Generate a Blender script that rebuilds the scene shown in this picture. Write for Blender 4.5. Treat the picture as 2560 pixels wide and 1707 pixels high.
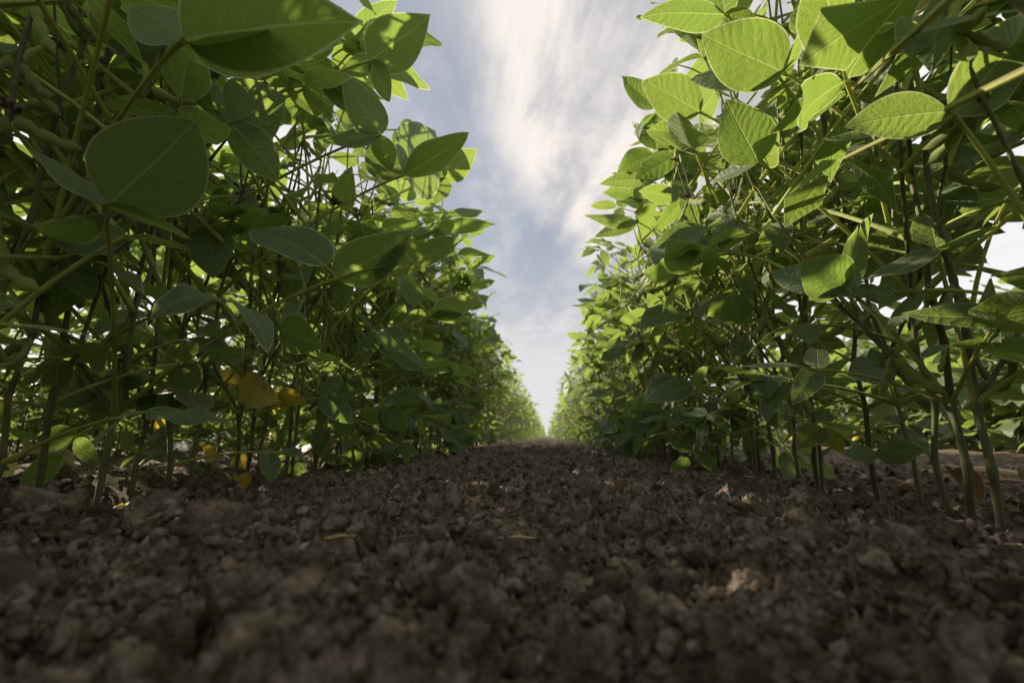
import bpy, math, random
import numpy as np
from mathutils import Vector, Matrix, Quaternion

# ------------------------------------------------------------------ clear, camera, sky, sun, exposure
for o in list(bpy.data.objects):
    bpy.data.objects.remove(o)
scene = bpy.context.scene
COL = scene.collection
R = math.radians

CAM_H = 0.078
cam_data = bpy.data.cameras.new('camera')
cam = bpy.data.objects.new('camera', cam_data)
COL.objects.link(cam)
cam.location = (0, 0, CAM_H)
cam.rotation_euler = (R(90 + 11.7), 0, R(4.3))
cam_data.lens = 16.0
cam_data.sensor_width = 36.0
cam_data.clip_start = 0.005
cam_data.clip_end = 3000
cam_data.dof.use_dof = True
cam_data.dof.focus_distance = 0.52
cam_data.dof.aperture_fstop = 6.3
scene.camera = cam

SUN_EL, SUN_AZ = R(28), R(-50)          # azimuth from +Y, negative to the left
sun_dir = Vector((math.sin(SUN_AZ) * math.cos(SUN_EL), math.cos(SUN_AZ) * math.cos(SUN_EL), math.sin(SUN_EL)))
sd = bpy.data.lights.new('sun', 'SUN')
sd.energy = 4.2
sd.angle = R(0.8)
sd.color = (1.0, 0.87, 0.66)
sun = bpy.data.objects.new('sun', sd)
COL.objects.link(sun)
sun.rotation_euler = (-sun_dir).to_track_quat('-Z', 'Y').to_euler()

scene.view_settings.view_transform = 'Standard'
scene.view_settings.look = 'None'
scene.view_settings.gamma = 1
scene.view_settings.use_curve_mapping = False
scene.view_settings.exposure = 1.36
scene.render.engine = 'CYCLES'
cy = scene.cycles
cy.max_bounces = 9
cy.diffuse_bounces = 5
cy.transmission_bounces = 7
cy.glossy_bounces = 3
cy.transparent_max_bounces = 8
cy.caustics_reflective = False
cy.caustics_refractive = False
cy.sample_clamp_indirect = 6
cy.use_denoising = True
try:
    cy.denoiser = 'OPENIMAGEDENOISE'
    cy.denoising_input_passes = 'RGB_ALBEDO_NORMAL'
except Exception:
    pass


class NT:
    """small helper round a node tree"""
    def __init__(self, tree):
        self.t = tree
        tree.nodes.clear()

    def n(self, typ, **kw):
        nd = self.t.nodes.new(typ)
        ins = kw.pop('ins', {})
        for k, v in kw.items():
            setattr(nd, k, v)
        for k, v in ins.items():
            self.put(nd.inputs[k], v)
        return nd

    def put(self, sock, v):
        if isinstance(v, bpy.types.NodeSocket):
            self.t.links.new(v, sock)
        else:
            sock.default_value = v

    def m(self, op, a, b=0.0, c=0.0, clamp=False):
        nd = self.t.nodes.new('ShaderNodeMath')
        nd.operation = op
        nd.use_clamp = clamp
        self.put(nd.inputs[0], a)
        self.put(nd.inputs[1], b)
        self.put(nd.inputs[2], c)
        return nd.outputs[0]

    def mix(self, f, a, b, blend='MIX'):
        nd = self.t.nodes.new('ShaderNodeMix')
        nd.data_type = 'RGBA'
        nd.blend_type = blend
        self.put(nd.inputs['Factor'], f)
        self.put(nd.inputs['A'], a)
        self.put(nd.inputs['B'], b)
        return nd.outputs['Result'] if False else [s for s in nd.outputs if s.type == 'RGBA'][0]

    def smooth(self, x, lo, hi, a=0.0, b=1.0):
        nd = self.t.nodes.new('ShaderNodeMapRange')
        nd.interpolation_type = 'SMOOTHSTEP'
        self.put(nd.inputs['Value'], x)
        nd.inputs['From Min'].default_value = lo
        nd.inputs['From Max'].default_value = hi
        nd.inputs['To Min'].default_value = a
        nd.inputs['To Max'].default_value = b
        return nd.outputs['Result']

    def noise(self, vec, scale, detail=4.0, rough=0.55, dist=0.0):
        nd = self.t.nodes.new('ShaderNodeTexNoise')
        self.put(nd.inputs['Vector'], vec)
        nd.inputs['Scale'].default_value = scale
        nd.inputs['Detail'].default_value = detail
        nd.inputs['Roughness'].default_value = rough
        nd.inputs['Distortion'].default_value = dist
        return nd.outputs['Fac']


def rgb(*c):
    return (c[0], c[1], c[2], 1.0)


def fix_mix(tree):
    return tree


world = bpy.data.worlds.new('World')
scene.world = world
world.use_nodes = True
w = NT(world.node_tree)
sky = w.n('ShaderNodeTexSky', sky_type='NISHITA', sun_disc=False, sun_elevation=SUN_EL,
          sun_rotation=SUN_AZ % (2 * math.pi), altitude=100.0, air_density=1.1, dust_density=2.2, ozone_density=1.6)
tc = w.n('ShaderNodeTexCoord').outputs['Generated']
sep = w.n('ShaderNodeSeparateXYZ', ins={0: tc})
dx, dy, dz = sep.outputs
zc = w.m('MAXIMUM', dz, 0.03)
px = w.m('DIVIDE', dx, zc)
py = w.m('DIVIDE', dy, zc)
# wisps run along the view direction: noise stretched along y on the cloud plane
cv = w.n('ShaderNodeCombineXYZ', ins={0: px, 1: w.m('MULTIPLY', py, 0.42), 2: 0.3}).outputs[0]
cv2 = w.n('ShaderNodeCombineXYZ', ins={0: w.m('ADD', w.m('MULTIPLY', px, 0.7), w.m('MULTIPLY', py, 0.10)), 1: w.m('MULTIPLY', py, 0.22), 2: 1.7}).outputs[0]
n1 = w.noise(cv, 2.6, 7.0, 0.56, 0.2)
n2 = w.noise(cv2, 5.5, 9.0, 0.62, 0.35)
# the big bank: starts a little right of the row axis and spreads to the right overhead
edge = w.m('ADD', w.m('ADD', px, w.m('MULTIPLY', py, -0.19)), w.m('MULTIPLY', w.m('SUBTRACT', n1, 0.5), 0.50))
bank = w.m('MULTIPLY', w.smooth(edge, -0.52, -0.20), w.smooth(w.m('ADD', py, w.m('MULTIPLY', n1, 1.2)), 3.7, 2.7))
veil = w.smooth(w.m('ADD', w.m('MULTIPLY', n2, 0.55), w.m('MULTIPLY', n1, 0.5)), 0.50, 0.72)
body = w.m('MULTIPLY', bank, w.m('ADD', 0.74, w.m('MULTIPLY', w.smooth(n2, 0.30, 0.68), 0.26)))
cl = w.m('MAXIMUM', body, w.m('MULTIPLY', veil, 0.42))
low = w.smooth(dz, 0.48, 0.10)
cl = w.m('MAXIMUM', cl, w.m('MULTIPLY', low, 0.9), clamp=True)
cloud_shade = w.mix(w.smooth(w.m('ADD', w.m('MULTIPLY', n2, 0.7), w.m('MULTIPLY', n1, 0.3)), 0.40, 0.60), rgb(2.75, 2.68, 2.75), rgb(4.6, 4.25, 3.95))
cloud_shade = w.mix(w.smooth(dz, 0.34, 0.14), cloud_shade, rgb(3.75, 3.65, 3.68))
sky_soft = w.mix(0.82, sky.outputs[0], rgb(1.5, 1.6, 1.86))
sides = w.m('MAXIMUM', w.smooth(px, 0.55, 1.1), w.smooth(px, -0.55, -1.1))
sky_col = w.mix(w.m('MULTIPLY', sides, 0.8), w.mix(cl, sky_soft, cloud_shade), rgb(4.6, 4.5, 4.5))
bg = w.n('ShaderNodeBackground', ins={'Color': sky_col, 'Strength': 0.085})
w.t.links.new(bg.outputs[0], w.n('ShaderNodeOutputWorld').inputs['Surface'])

# ------------------------------------------------------------------ layout numbers
LX, RX = -0.47, 0.38           # the two rows beside the bare strip
L2X, R2X = -1.27, 2.0          # the next row to the left, the next row to the right (beyond a wide gap)
rng = np.random.RandomState(7)
random.seed(7)


# ------------------------------------------------------------------ materials
def material(name):
    m = bpy.data.materials.new(name)
    m.use_nodes = True
    return m, NT(m.node_tree)


def leaf_material(name, top, under, trans, vein, tmix=0.42, blotch=None, dry=False):
    m, t = material(name)
    geo = t.n('ShaderNodeNewGeometry')
    uv = t.n('ShaderNodeUVMap', uv_map='leaf').outputs[0]
    s = t.n('ShaderNodeSeparateXYZ', ins={0: uv})
    x = t.m('ABSOLUTE', t.m('SUBTRACT', s.outputs[0], 0.5))     # distance from the midrib, leaf lengths
    y = s.outputs[1]
    edge = t.n('ShaderNodeSeparateXYZ', ins={0: t.n('ShaderNodeUVMap', uv_map='rim').outputs[0]}).outputs[0]
    rnd = t.m('FRACT', t.m('ADD', geo.outputs['Random Per Island'], t.n('ShaderNodeObjectInfo').outputs['Random']))
    obj = t.n('ShaderNodeTexCoord').outputs['Object']
    # veins: midrib and slanting side veins
    mid = t.smooth(t.m('ADD', x, t.m('MULTIPLY', y, 0.006)), 0.017, 0.006)
    ph = t.m('FRACT', t.m('ADD', t.m('MULTIPLY', t.m('ADD', t.m('SUBTRACT', y, t.m('MULTIPLY', x, 0.95)), t.m('MULTIPLY', t.noise(uv, 6.0, 3.0, 0.6), 0.2)), t.m('ADD', 7.0, t.m('MULTIPLY', rnd, 3.0))), t.m('MULTIPLY', s.outputs[0], 0.6)))
    dv = t.m('ABSOLUTE', t.m('SUBTRACT', ph, 0.5))
    side = t.smooth(dv, 0.055, 0.015)
    veins = t.m('MAXIMUM', mid, t.m('MULTIPLY', side, 0.4))
    net = t.noise(uv, 60.0, 3.0, 0.6)
    big = t.noise(uv, 5.0, 3.0, 0.5)
    fac_side = geo.outputs['Backfacing']
    base = t.mix(fac_side, top, under)
    hsv = t.n('ShaderNodeHueSaturation', ins={'Hue': t.m('ADD', 0.482, t.m('MULTIPLY', rnd, 0.03)), 'Saturation': t.m('ADD', 0.74, t.m('MULTIPLY', t.m('FRACT', t.m('MULTIPLY', rnd, 7.3)), 0.3)),
                                              'Value': t.m('ADD', t.m('MULTIPLY', t.m('FRACT', t.m('MULTIPLY', rnd, 3.7)), 0.5), 0.72), 'Color': base})
    col = t.mix(t.m('MULTIPLY', t.m('SUBTRACT', net, 0.3), 0.5, clamp=True), hsv.outputs[0], vein)
    col = t.mix(t.m('MULTIPLY', veins, 0.62), col, vein)
    tcol = t.mix(t.m('MULTIPLY', t.m('SUBTRACT', big, 0.35), 0.9, clamp=True), trans, rgb(trans[0] * 0.62, trans[1] * 0.8, trans[2] * 0.9))
    tcol = t.mix(t.m('MULTIPLY', t.m('FRACT', t.m('MULTIPLY', rnd, 5.1)), 0.5), tcol, rgb(trans[0] * 1.25, trans[1] * 1.05, trans[2] * 1.2))
    tcol = t.mix(t.m('MULTIPLY', veins, 0.55), tcol, rgb(trans[0] * 1.9, trans[1] * 1.6, trans[2] * 3.0))
    spot = t.smooth(t.noise(t.n('ShaderNodeVectorMath', operation='ADD', ins={0: uv, 1: t.n('ShaderNodeCombineXYZ', ins={0: t.m('MULTIPLY', rnd, 37.0)}).outputs[0]}).outputs[0], 24.0, 2.0, 0.5), 0.715, 0.76)
    col = t.mix(t.m('MULTIPLY', spot, 0.7), col, rgb(0.20, 0.17, 0.06))
    tcol = t.mix(t.m('MULTIPLY', spot, 0.7), tcol, rgb(0.30, 0.22, 0.05))
    if blotch:
        bl = t.smooth(t.noise(uv, 9.0, 5.0, 0.65), 0.62, 0.68)
        col = t.mix(bl, col, blotch)
        tcol = t.mix(bl, tcol, rgb(blotch[0] * 0.8, blotch[1] * 0.7, blotch[2] * 0.5))
    # pale hairy margin, plus the glow of backlit hairs put into its colour
    rim = t.smooth(edge, 0.982, 0.994)
    col = t.mix(t.m('MULTIPLY', rim, 0.62), col, rgb(0.45, 0.50, 0.32))
    tcol = t.mix(t.m('MULTIPLY', rim, 0.62), tcol, rgb(0.70, 0.74, 0.42))
    hgt = t.m('ADD', t.m('MULTIPLY', veins, -0.55), t.m('ADD', t.m('MULTIPLY', net, 0.5), t.m('MULTIPLY', t.smooth(dv, 0.5, 0.0), -0.3)))
    bump = t.n('ShaderNodeBump', ins={'Strength': 0.7, 'Distance': 0.0016, 'Height': t.m('ADD', hgt, t.m('MULTIPLY', t.noise(uv, 13.0, 3.0, 0.6), 1.3))})
    p = t.n('ShaderNodeBsdfPrincipled', ins={'Base Color': col, 'Roughness': 0.75 if dry else 0.43, 'Normal': bump.outputs[0],
                                             'Specular IOR Level': 0.2 if dry else 0.5, 'Sheen Weight': 0.45, 'Sheen Roughness': 0.45, 'Sheen Tint': rgb(0.85, 0.95, 0.7)})
    tr = t.n('ShaderNodeBsdfTranslucent', ins={'Color': tcol, 'Normal': bump.outputs[0]})
    mx = t.n('ShaderNodeMixShader', ins={0: tmix})
    t.t.links.new(p.outputs[0], mx.inputs[1])
    t.t.links.new(tr.outputs[0], mx.inputs[2])
    t.t.links.new(mx.outputs[0], t.n('ShaderNodeOutputMaterial').inputs['Surface'])
    return m


def stalk_material(name, c1, c2, rough=0.6, fuzz=0.6, scale=60.0, base_brown=False):
    m, t = material(name)
    geo = t.n('ShaderNodeNewGeometry')
    rnd = t.n('ShaderNodeObjectInfo').outputs['Random']
    obj = t.n('ShaderNodeTexCoord').outputs['Object']
    n = t.noise(obj, scale, 4.0, 0.6)
    n3 = t.noise(obj, 14.0, 3.0, 0.6)
    col = t.mix(t.smooth(n, 0.3, 0.7), c1, c2)
    col = t.mix(t.m('MULTIPLY', t.smooth(n3, 0.58, 0.72), 0.5), col, rgb(c1[0] * 0.7, c1[1] * 0.55, c1[2] * 0.6))
    if base_brown:
        oz = t.n('ShaderNodeSeparateXYZ', ins={0: obj}).outputs[2]
        bz = t.smooth(t.m('ADD', oz, t.m('MULTIPLY', t.m('SUBTRACT', n3, 0.5), 0.12)), 0.10, 0.01)
        col = t.mix(t.m('MULTIPLY', bz, 0.75), col, rgb(0.105, 0.082, 0.056))
    hs = t.n('ShaderNodeHueSaturation', ins={'Hue': t.m('ADD', 0.485, t.m('MULTIPLY', rnd, 0.025)), 'Value': t.m('ADD', 0.75, t.m('MULTIPLY', rnd, 0.5)), 'Color': col})
    bump = t.n('ShaderNodeBump', ins={'Strength': 0.5, 'Distance': 0.0012, 'Height': n})
    p = t.n('ShaderNodeBsdfPrincipled', ins={'Base Color': hs.outputs[0], 'Roughness': rough, 'Normal': bump.outputs[0], 'Specular IOR Level': 0.3,
                                             'Sheen Weight': fuzz, 'Sheen Roughness': 0.35, 'Sheen Tint': rgb(1, 0.97, 0.8),
                                             'Subsurface Weight': 0.0})
    tr = t.n('ShaderNodeBsdfTranslucent', ins={'Color': rgb(c2[0] * 1.5, c2[1] * 1.3, c2[2] * 0.6)})
    mx = t.n('ShaderNodeMixShader', ins={0: 0.28})
    t.t.links.new(p.outputs[0], mx.inputs[1])
    t.t.links.new(tr.outputs[0], mx.inputs[2])
    t.t.links.new(mx.outputs[0], t.n('ShaderNodeOutputMaterial').inputs['Surface'])
    return m


def soil_material():
    m, t = material('dry_dark_soil')
    pos = t.n('ShaderNodeNewGeometry').outputs['Position']
    a = t.noise(pos, 9.0, 5.0, 0.6)
    b = t.noise(pos, 70.0, 6.0, 0.65)
    c = t.noise(pos, 420.0, 4.0, 0.7)
    rnd = t.n('ShaderNodeNewGeometry').outputs['Random Per Island']
    col = t.mix(t.smooth(a, 0.35, 0.65), rgb(0.076, 0.062, 0.048), rgb(0.114, 0.092, 0.070))
    col = t.mix(t.smooth(b, 0.42, 0.66), col, rgb(0.245, 0.200, 0.152))
    col = t.mix(t.m('MULTIPLY', t.smooth(c, 0.45, 0.7), 0.5), col, rgb(0.028, 0.022, 0.018))
    hs = t.n('ShaderNodeHueSaturation', ins={'Value': t.m('ADD', 0.6, t.m('MULTIPLY', rnd, 0.95)), 'Color': col})
    bump = t.n('ShaderNodeBump', ins={'Strength': 1.0, 'Distance': 0.003, 'Height': t.m('ADD', b, t.m('MULTIPLY', c, 1.0))})
    p = t.n('ShaderNodeBsdfPrincipled', ins={'Base Color': hs.outputs[0], 'Roughness': 0.95, 'Specular IOR Level': 0.12, 'Normal': bump.outputs[0]})
    t.t.links.new(p.outputs[0], t.n('ShaderNodeOutputMaterial').inputs['Surface'])
    return m


LEAF = leaf_material('soybean_leaf', rgb(0.054, 0.108, 0.040), rgb(0.095, 0.148, 0.062), rgb(0.27, 0.40, 0.060), rgb(0.21, 0.28, 0.12), 0.44)
YELLOW = leaf_material('yellowing_leaf', rgb(0.55, 0.43, 0.03), rgb(0.58, 0.46, 0.05), rgb(0.72, 0.58, 0.03), rgb(0.50, 0.38, 0.08), 0.4, rgb(0.10, 0.05, 0.02))
HALF = leaf_material('fading_leaf', rgb(0.13, 0.18, 0.03), rgb(0.17, 0.22, 0.05), rgb(0.42, 0.48, 0.03), rgb(0.30, 0.32, 0.08), 0.45)
DRY = leaf_material('dry_leaf', rgb(0.19, 0.125, 0.06), rgb(0.22, 0.15, 0.075), rgb(0.20, 0.12, 0.04), rgb(0.28, 0.21, 0.11), 0.2, rgb(0.10, 0.06, 0.03), dry=True)
PALE = leaf_material('withered_pale_leaf', rgb(0.26, 0.30, 0.19), rgb(0.34, 0.37, 0.26), rgb(0.25, 0.30, 0.14), rgb(0.42, 0.44, 0.32), 0.2, dry=True)
STEM = stalk_material('soybean_stem', rgb(0.10, 0.115, 0.050), rgb(0.17, 0.185, 0.08), 0.65, 0.7, 110.0, True)
STALK = stalk_material('leaf_stalk_green', rgb(0.27, 0.33, 0.075), rgb(0.38, 0.43, 0.11))
POD = stalk_material('soybean_pod', rgb(0.18, 0.24, 0.055), rgb(0.26, 0.32, 0.085), 0.65, 0.9, 120.0)
FLOWER = stalk_material('withered_flower', rgb(0.10, 0.065, 0.055), rgb(0.16, 0.10, 0.12), 0.8, 0.4, 200.0)
STRAW = stalk_material('straw', rgb(0.38, 0.30, 0.18), rgb(0.52, 0.43, 0.28), 0.8, 0.2, 200.0)
TWIG = stalk_material('dry_twig', rgb(0.22, 0.13, 0.06), rgb(0.34, 0.22, 0.11), 0.8, 0.2, 200.0)
STONE = stalk_material('pale_stone', rgb(0.22, 0.19, 0.155), rgb(0.31, 0.27, 0.225), 0.8, 0.0, 300.0)
SOIL = soil_material()
MATS = [LEAF, STEM, STALK, POD]


# ------------------------------------------------------------------ mesh helpers
class Geo:
    """collects vertices, faces (tri/quad), material indices and leaf UVs"""
    def __init__(self):
        self.v, self.f, self.m, self.uv, self.n = [], [], [], [], 0

    def add(self, v, f, mat=0, uv=None):
        v = np.asarray(v, float)
        f = np.asarray(f, int)
        self.v.append(v)
        self.f.append(f + self.n)
        self.m.append(np.full(len(f), mat, int))
        self.uv.append(np.zeros((len(v), 3)) if uv is None else uv)
        self.n += len(v)

    def build(self, name, mats, smooth=True):
        me = bpy.data.meshes.new(name)
        v = np.concatenate(self.v)
        uv = np.concatenate(self.uv)
        loops, starts, totals, mi = [], [], [], []
        st = 0
        for f, m in zip(self.f, self.m):
            k = f.shape[1]
            loops.append(f.ravel())
            starts.append(st + np.arange(len(f)) * k)
            totals.append(np.full(len(f), k))
            mi.append(m)
            st += f.size
        loops = np.concatenate(loops); starts = np.concatenate(starts); mi = np.concatenate(mi)
        me.vertices.add(len(v)); me.vertices.foreach_set('co', v.ravel())
        me.loops.add(len(loops)); me.loops.foreach_set('vertex_index', loops)
        me.polygons.add(len(starts)); me.polygons.foreach_set('loop_start', starts)
        me.polygons.foreach_set('material_index', mi)
        if smooth:
            me.polygons.foreach_set('use_smooth', np.ones(len(starts), bool))
        u = me.uv_layers.new(name='leaf')
        u.data.foreach_set('uv', uv[loops][:, :2].ravel())
        u2 = me.uv_layers.new(name='rim')
        u2.data.foreach_set('uv', np.stack([uv[loops][:, 2], 0 * uv[loops][:, 2]], 1).ravel())
        for m in mats:
            me.materials.append(m)
        me.update(calc_edges=True)
        return me


def grid_faces(nu, nv):
    i, j = np.meshgrid(np.arange(nu - 1), np.arange(nv - 1), indexing='ij')
    a = (i * nv + j).ravel()
    return np.stack([a, a + nv, a + nv + 1, a + 1], 1)


def leaflet_geo(r, W, rows=13, half=4, fold=None, curl=None, wav=None, twist=None):
    """one leaflet, 1 long along +Y, top side +Z; returns verts, faces, uv"""
    fold = r.uniform(0.05, 0.55) if fold is None else fold
    curl = r.uniform(-0.9, 0.7) if curl is None else curl
    wav = r.uniform(0.0, 0.03) if wav is None else wav
    twist = r.uniform(-0.5, 0.5) if twist is None else twist
    a, b = r.uniform(0.50, 0.64), r.uniform(0.88, 1.12)
    t = np.linspace(0, 1, rows)
    vv = t * t * (3 - 2 * t) * 0.55 + t * 0.45
    pk = a / (a + b)
    prof = (vv ** a) * ((1 - vv) ** b) / (pk ** a * (1 - pk) ** b)
    prof[0] = 0.10
    prof[-1] = 0.012
    asym = r.uniform(-0.1, 0.1)
    uu = np.linspace(-1, 1, 2 * half + 1)
    V, U = np.meshgrid(vv, uu, indexing='ij')
    w_ = 0.5 * W * prof[:, None] * (1 + asym * np.sign(U))
    x = U * w_
    fo = fold * (0.5 + 0.5 * np.cos(V * 2.2))
    z = fo * np.abs(x) * 0.9 - 0.35 * fo * np.abs(x) * np.abs(U)
    z = z + wav * np.sin(V * r.uniform(7, 13) + r.uniform(0, 6) + (U > 0) * r.uniform(1, 5)) * U * U * (V < 0.97)
    # sideways bend then length-wise curl
    x = x + r.uniform(-0.05, 0.05) * np.sin(V * 3.0) * V
    tw = twist * V
    x, z = x * np.cos(tw) - z * np.sin(tw), x * np.sin(tw) + z * np.cos(tw)
    ang = curl * V
    if abs(curl) < 1e-3:
        yc, zc_ = V, 0 * V
    else:
        yc = np.sin(curl * V) / curl
        zc_ = (1 - np.cos(curl * V)) / curl
    y2 = yc - z * np.sin(ang)
    z2 = zc_ + z * np.cos(ang)
    verts = np.stack([x, y2, z2], -1).reshape(-1, 3)
    uv = np.stack([0.5 + U * w_, V, 1 - (1 - np.abs(U)) * prof[:, None] * W * 0.5], -1).reshape(-1, 3)
    return verts, grid_faces(rows, 2 * half + 1)[:, ::-1], uv


def tube_geo(pts, rad, sides=6, cap=True):
    pts = np.asarray(pts, float)
    n = len(pts)
    rad = np.broadcast_to(np.asarray(rad, float), (n,))
    tan = np.gradient(pts, axis=0)
    tan /= np.linalg.norm(tan, axis=1)[:, None] + 1e-12
    ref = np.array([0.31, 0.95, 0.05]) if abs(tan[0][1]) < 0.9 else np.array([1.0, 0, 0])
    out = []
    for i in range(n):
        a = np.cross(tan[i], ref); a /= np.linalg.norm(a) + 1e-12
        b = np.cross(tan[i], a)
        ref = -np.cross(tan[i], a) if False else ref
        th = np.arange(sides) * 2 * math.pi / sides
        out.append(pts[i] + rad[i] * (np.cos(th)[:, None] * a + np.sin(th)[:, None] * b))
    v = np.concatenate(out)
    i, j = np.meshgrid(np.arange(n - 1), np.arange(sides), indexing='ij')
    a = (i * sides + j).ravel(); b = (i * sides + (j + 1) % sides).ravel()
    f = np.stack([a, b, b + sides, a + sides], 1)
    return v, f


def rotm(axis, ang):
    axis = np.asarray(axis, float); axis = axis / np.linalg.norm(axis)
    c, s = math.cos(ang), math.sin(ang)
    x, y, z = axis
    return np.array([[c + x * x * (1 - c), x * y * (1 - c) - z * s, x * z * (1 - c) + y * s],
                     [y * x * (1 - c) + z * s, c + y * y * (1 - c), y * z * (1 - c) - x * s],
                     [z * x * (1 - c) - y * s, z * y * (1 - c) + x * s, c + z * z * (1 - c)]])


def m4(rot, loc, s=1.0):
    M = np.eye(4)
    M[:3, :3] = rot * s
    M[:3, 3] = loc
    return M


def apply(M, v):
    return v @ M[:3, :3].T + M[:3, 3]


# ------------------------------------------------------------------ the soil
def hash2(ix, iy, s):
    h = (ix.astype(np.int64) * 374761393 + iy.astype(np.int64) * 668265263 + s * 2147483647) & 0xffffffff
    h = ((h ^ (h >> 13)) * 1274126177) & 0xffffffff
    return ((h ^ (h >> 16)) & 0xffff) / 65535.0 * 2 - 1


def vnoise(x, y, s=0):
    ix = np.floor(x).astype(np.int64); iy = np.floor(y).astype(np.int64)
    fx = x - ix; fy = y - iy
    fx = fx * fx * fx * (fx * (fx * 6 - 15) + 10); fy = fy * fy * fy * (fy * (fy * 6 - 15) + 10)
    a = hash2(ix, iy, s); b = hash2(ix + 1, iy, s); c = hash2(ix, iy + 1, s); d = hash2(ix + 1, iy + 1, s)
    return (a * (1 - fx) + b * fx) * (1 - fy) + (c * (1 - fx) + d * fx) * fy


def soil_base(x, y):
    x = np.asarray(x, float); y = np.asarray(y, float)
    z = 0.014 * np.exp(-((x + 0.04) / 0.34) ** 2)                     # crown of the strip
    z = z - 0.010 * np.exp(-((x - 0.02) / 0.05) ** 2) * (y > 0)        # faint furrow down its middle
    z = z - 0.012 * np.exp(-((x - LX + 0.02) / 0.09) ** 2) - 0.010 * np.exp(-((x - RX - 0.02) / 0.09) ** 2)
    near = np.clip(1.3 - np.abs(x) / 3, 0.2, 1)
    z = z + 0.009 * vnoise(x * 6 + 3, y * 6, 1) * near + 0.006 * vnoise(x * 15, y * 15 + 7, 2) * near
    return z


def soil_full(x, y):
    wx = x + 0.006 * vnoise(x * 40, y * 40, 11); wy = y + 0.006 * vnoise(x * 40 + 9, y * 40, 12)
    d = np.hypot(x, y)
    k = np.clip(1.4 - d / 6.0, 0.25, 1)
    z = soil_base(x, y)
    z = z + 0.011 * (np.abs(vnoise(wx * 30, wy * 30, 3)) - 0.3) * k
    z = z + 0.011 * (np.abs(vnoise(wx * 75, wy * 75, 4)) - 0.3) * k
    z = z + 0.0085 * (np.abs(vnoise(wx * 165 + 0.4 * vnoise(wx * 300, wy * 300, 8), wy * 165, 5)) - 0.3) * k
    z = z + 0.0050 * (np.abs(vnoise(wx * 360, wy * 360, 6)) - 0.3) * k
    z = z + 0.0020 * vnoise(wx * 700, wy * 700, 9) * k
    return z


def graded(start, step, n_const, grow, end):
    out = [start + i * step for i in range(n_const + 1)]
    s = step
    while out[-1] < end:
        s *= grow
        out.append(out[-1] + s)
    return np.array(out)


ys = [0.085]
while ys[-1] < 2600:
    ys.append(ys[-1] * (1.0085 if ys[-1] < 1.5 else (1.02 if ys[-1] < 6 else 1.08)))
ys = np.array(ys)
back = -graded(-0.06, 0.012, 20, 1.35, 1500.0)[::-1]
ys = np.concatenate([back[back < 0.08], ys])
xp = graded(0.0, 0.0020, 130, 1.042, 2600.0)
xs = np.concatenate([-xp[:0:-1], xp])
Y, X = np.meshgrid(ys, xs, indexing='ij')
Z = soil_full(X, Y)
far = np.hypot(X, Y) > 40
Z[far] = 0.0
g = Geo()
g.add(np.stack([X, Y, Z], -1).reshape(-1, 3), grid_faces(len(ys), len(xs))[:, ::-1])
ground = bpy.data.objects.new('ground', g.build('ground', [SOIL]))
ground['kind'] = 'structure'
COL.objects.link(ground)


def ico(sub):
    import bmesh
    bm = bmesh.new()
    bmesh.ops.create_icosphere(bm, subdivisions=sub, radius=1.0)
    v = np.array([q.co[:] for q in bm.verts]); f = np.array([[q.index for q in p.verts] for p in bm.faces])
    bm.free()
    return v, f


def clod_shape(sub, r):
    v, f = ico(sub)
    d = np.zeros(len(v))
    for k, (fr, am) in enumerate(((1.3, 0.40), (2.9, 0.34), (6.0, 0.2), (13.0, 0.10), (26.0, 0.05))[:max(2, sub + 1)]):
        o = r.uniform(-20, 20, 3)
        q = v * fr + o
        q = q + 0.35 * np.stack([vnoise(q[:, 1] * 1.7, q[:, 2] * 1.7, 5), vnoise(q[:, 2] * 1.7, q[:, 0] * 1.7, 6), vnoise(q[:, 0] * 1.7, q[:, 1] * 1.7, 7)], 1)
        nn = vnoise(q[:, 0] + 0.7 * q[:, 2], q[:, 1] - 0.6 * q[:, 2], int(r.randint(1000))) + 0.6 * vnoise(q[:, 2] * 1.1 - 3, q[:, 0] * 1.1 + q[:, 1] * 0.8, int(r.randint(1000)))
        d += am * (nn if k == 0 else (np.abs(nn) - 0.35))
    out = v * (1 + d)[:, None]
    # a few flat broken faces
    for _ in range(4):
        n = r.normal(size=3); n /= np.linalg.norm(n)
        h = r.uniform(0.6, 0.9)
        over = np.maximum(out @ n - h, 0)
        out -= over[:, None] * n * 0.85
    out *= np.array([r.uniform(0.85, 1.2), r.uniform(0.85, 1.2), r.uniform(0.65, 0.95)])
    return out, f


def rand_rot(r):
    q = r.normal(size=4); q /= np.linalg.norm(q)
    a, b, c, d = q
    return np.array([[1 - 2 * (c * c + d * d), 2 * (b * c - a * d), 2 * (b * d + a * c)],
                     [2 * (b * c + a * d), 1 - 2 * (b * b + d * d), 2 * (c * d - a * b)],
                     [2 * (b * d - a * c), 2 * (c * d + a * b), 1 - 2 * (b * b + c * c)]])


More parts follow.
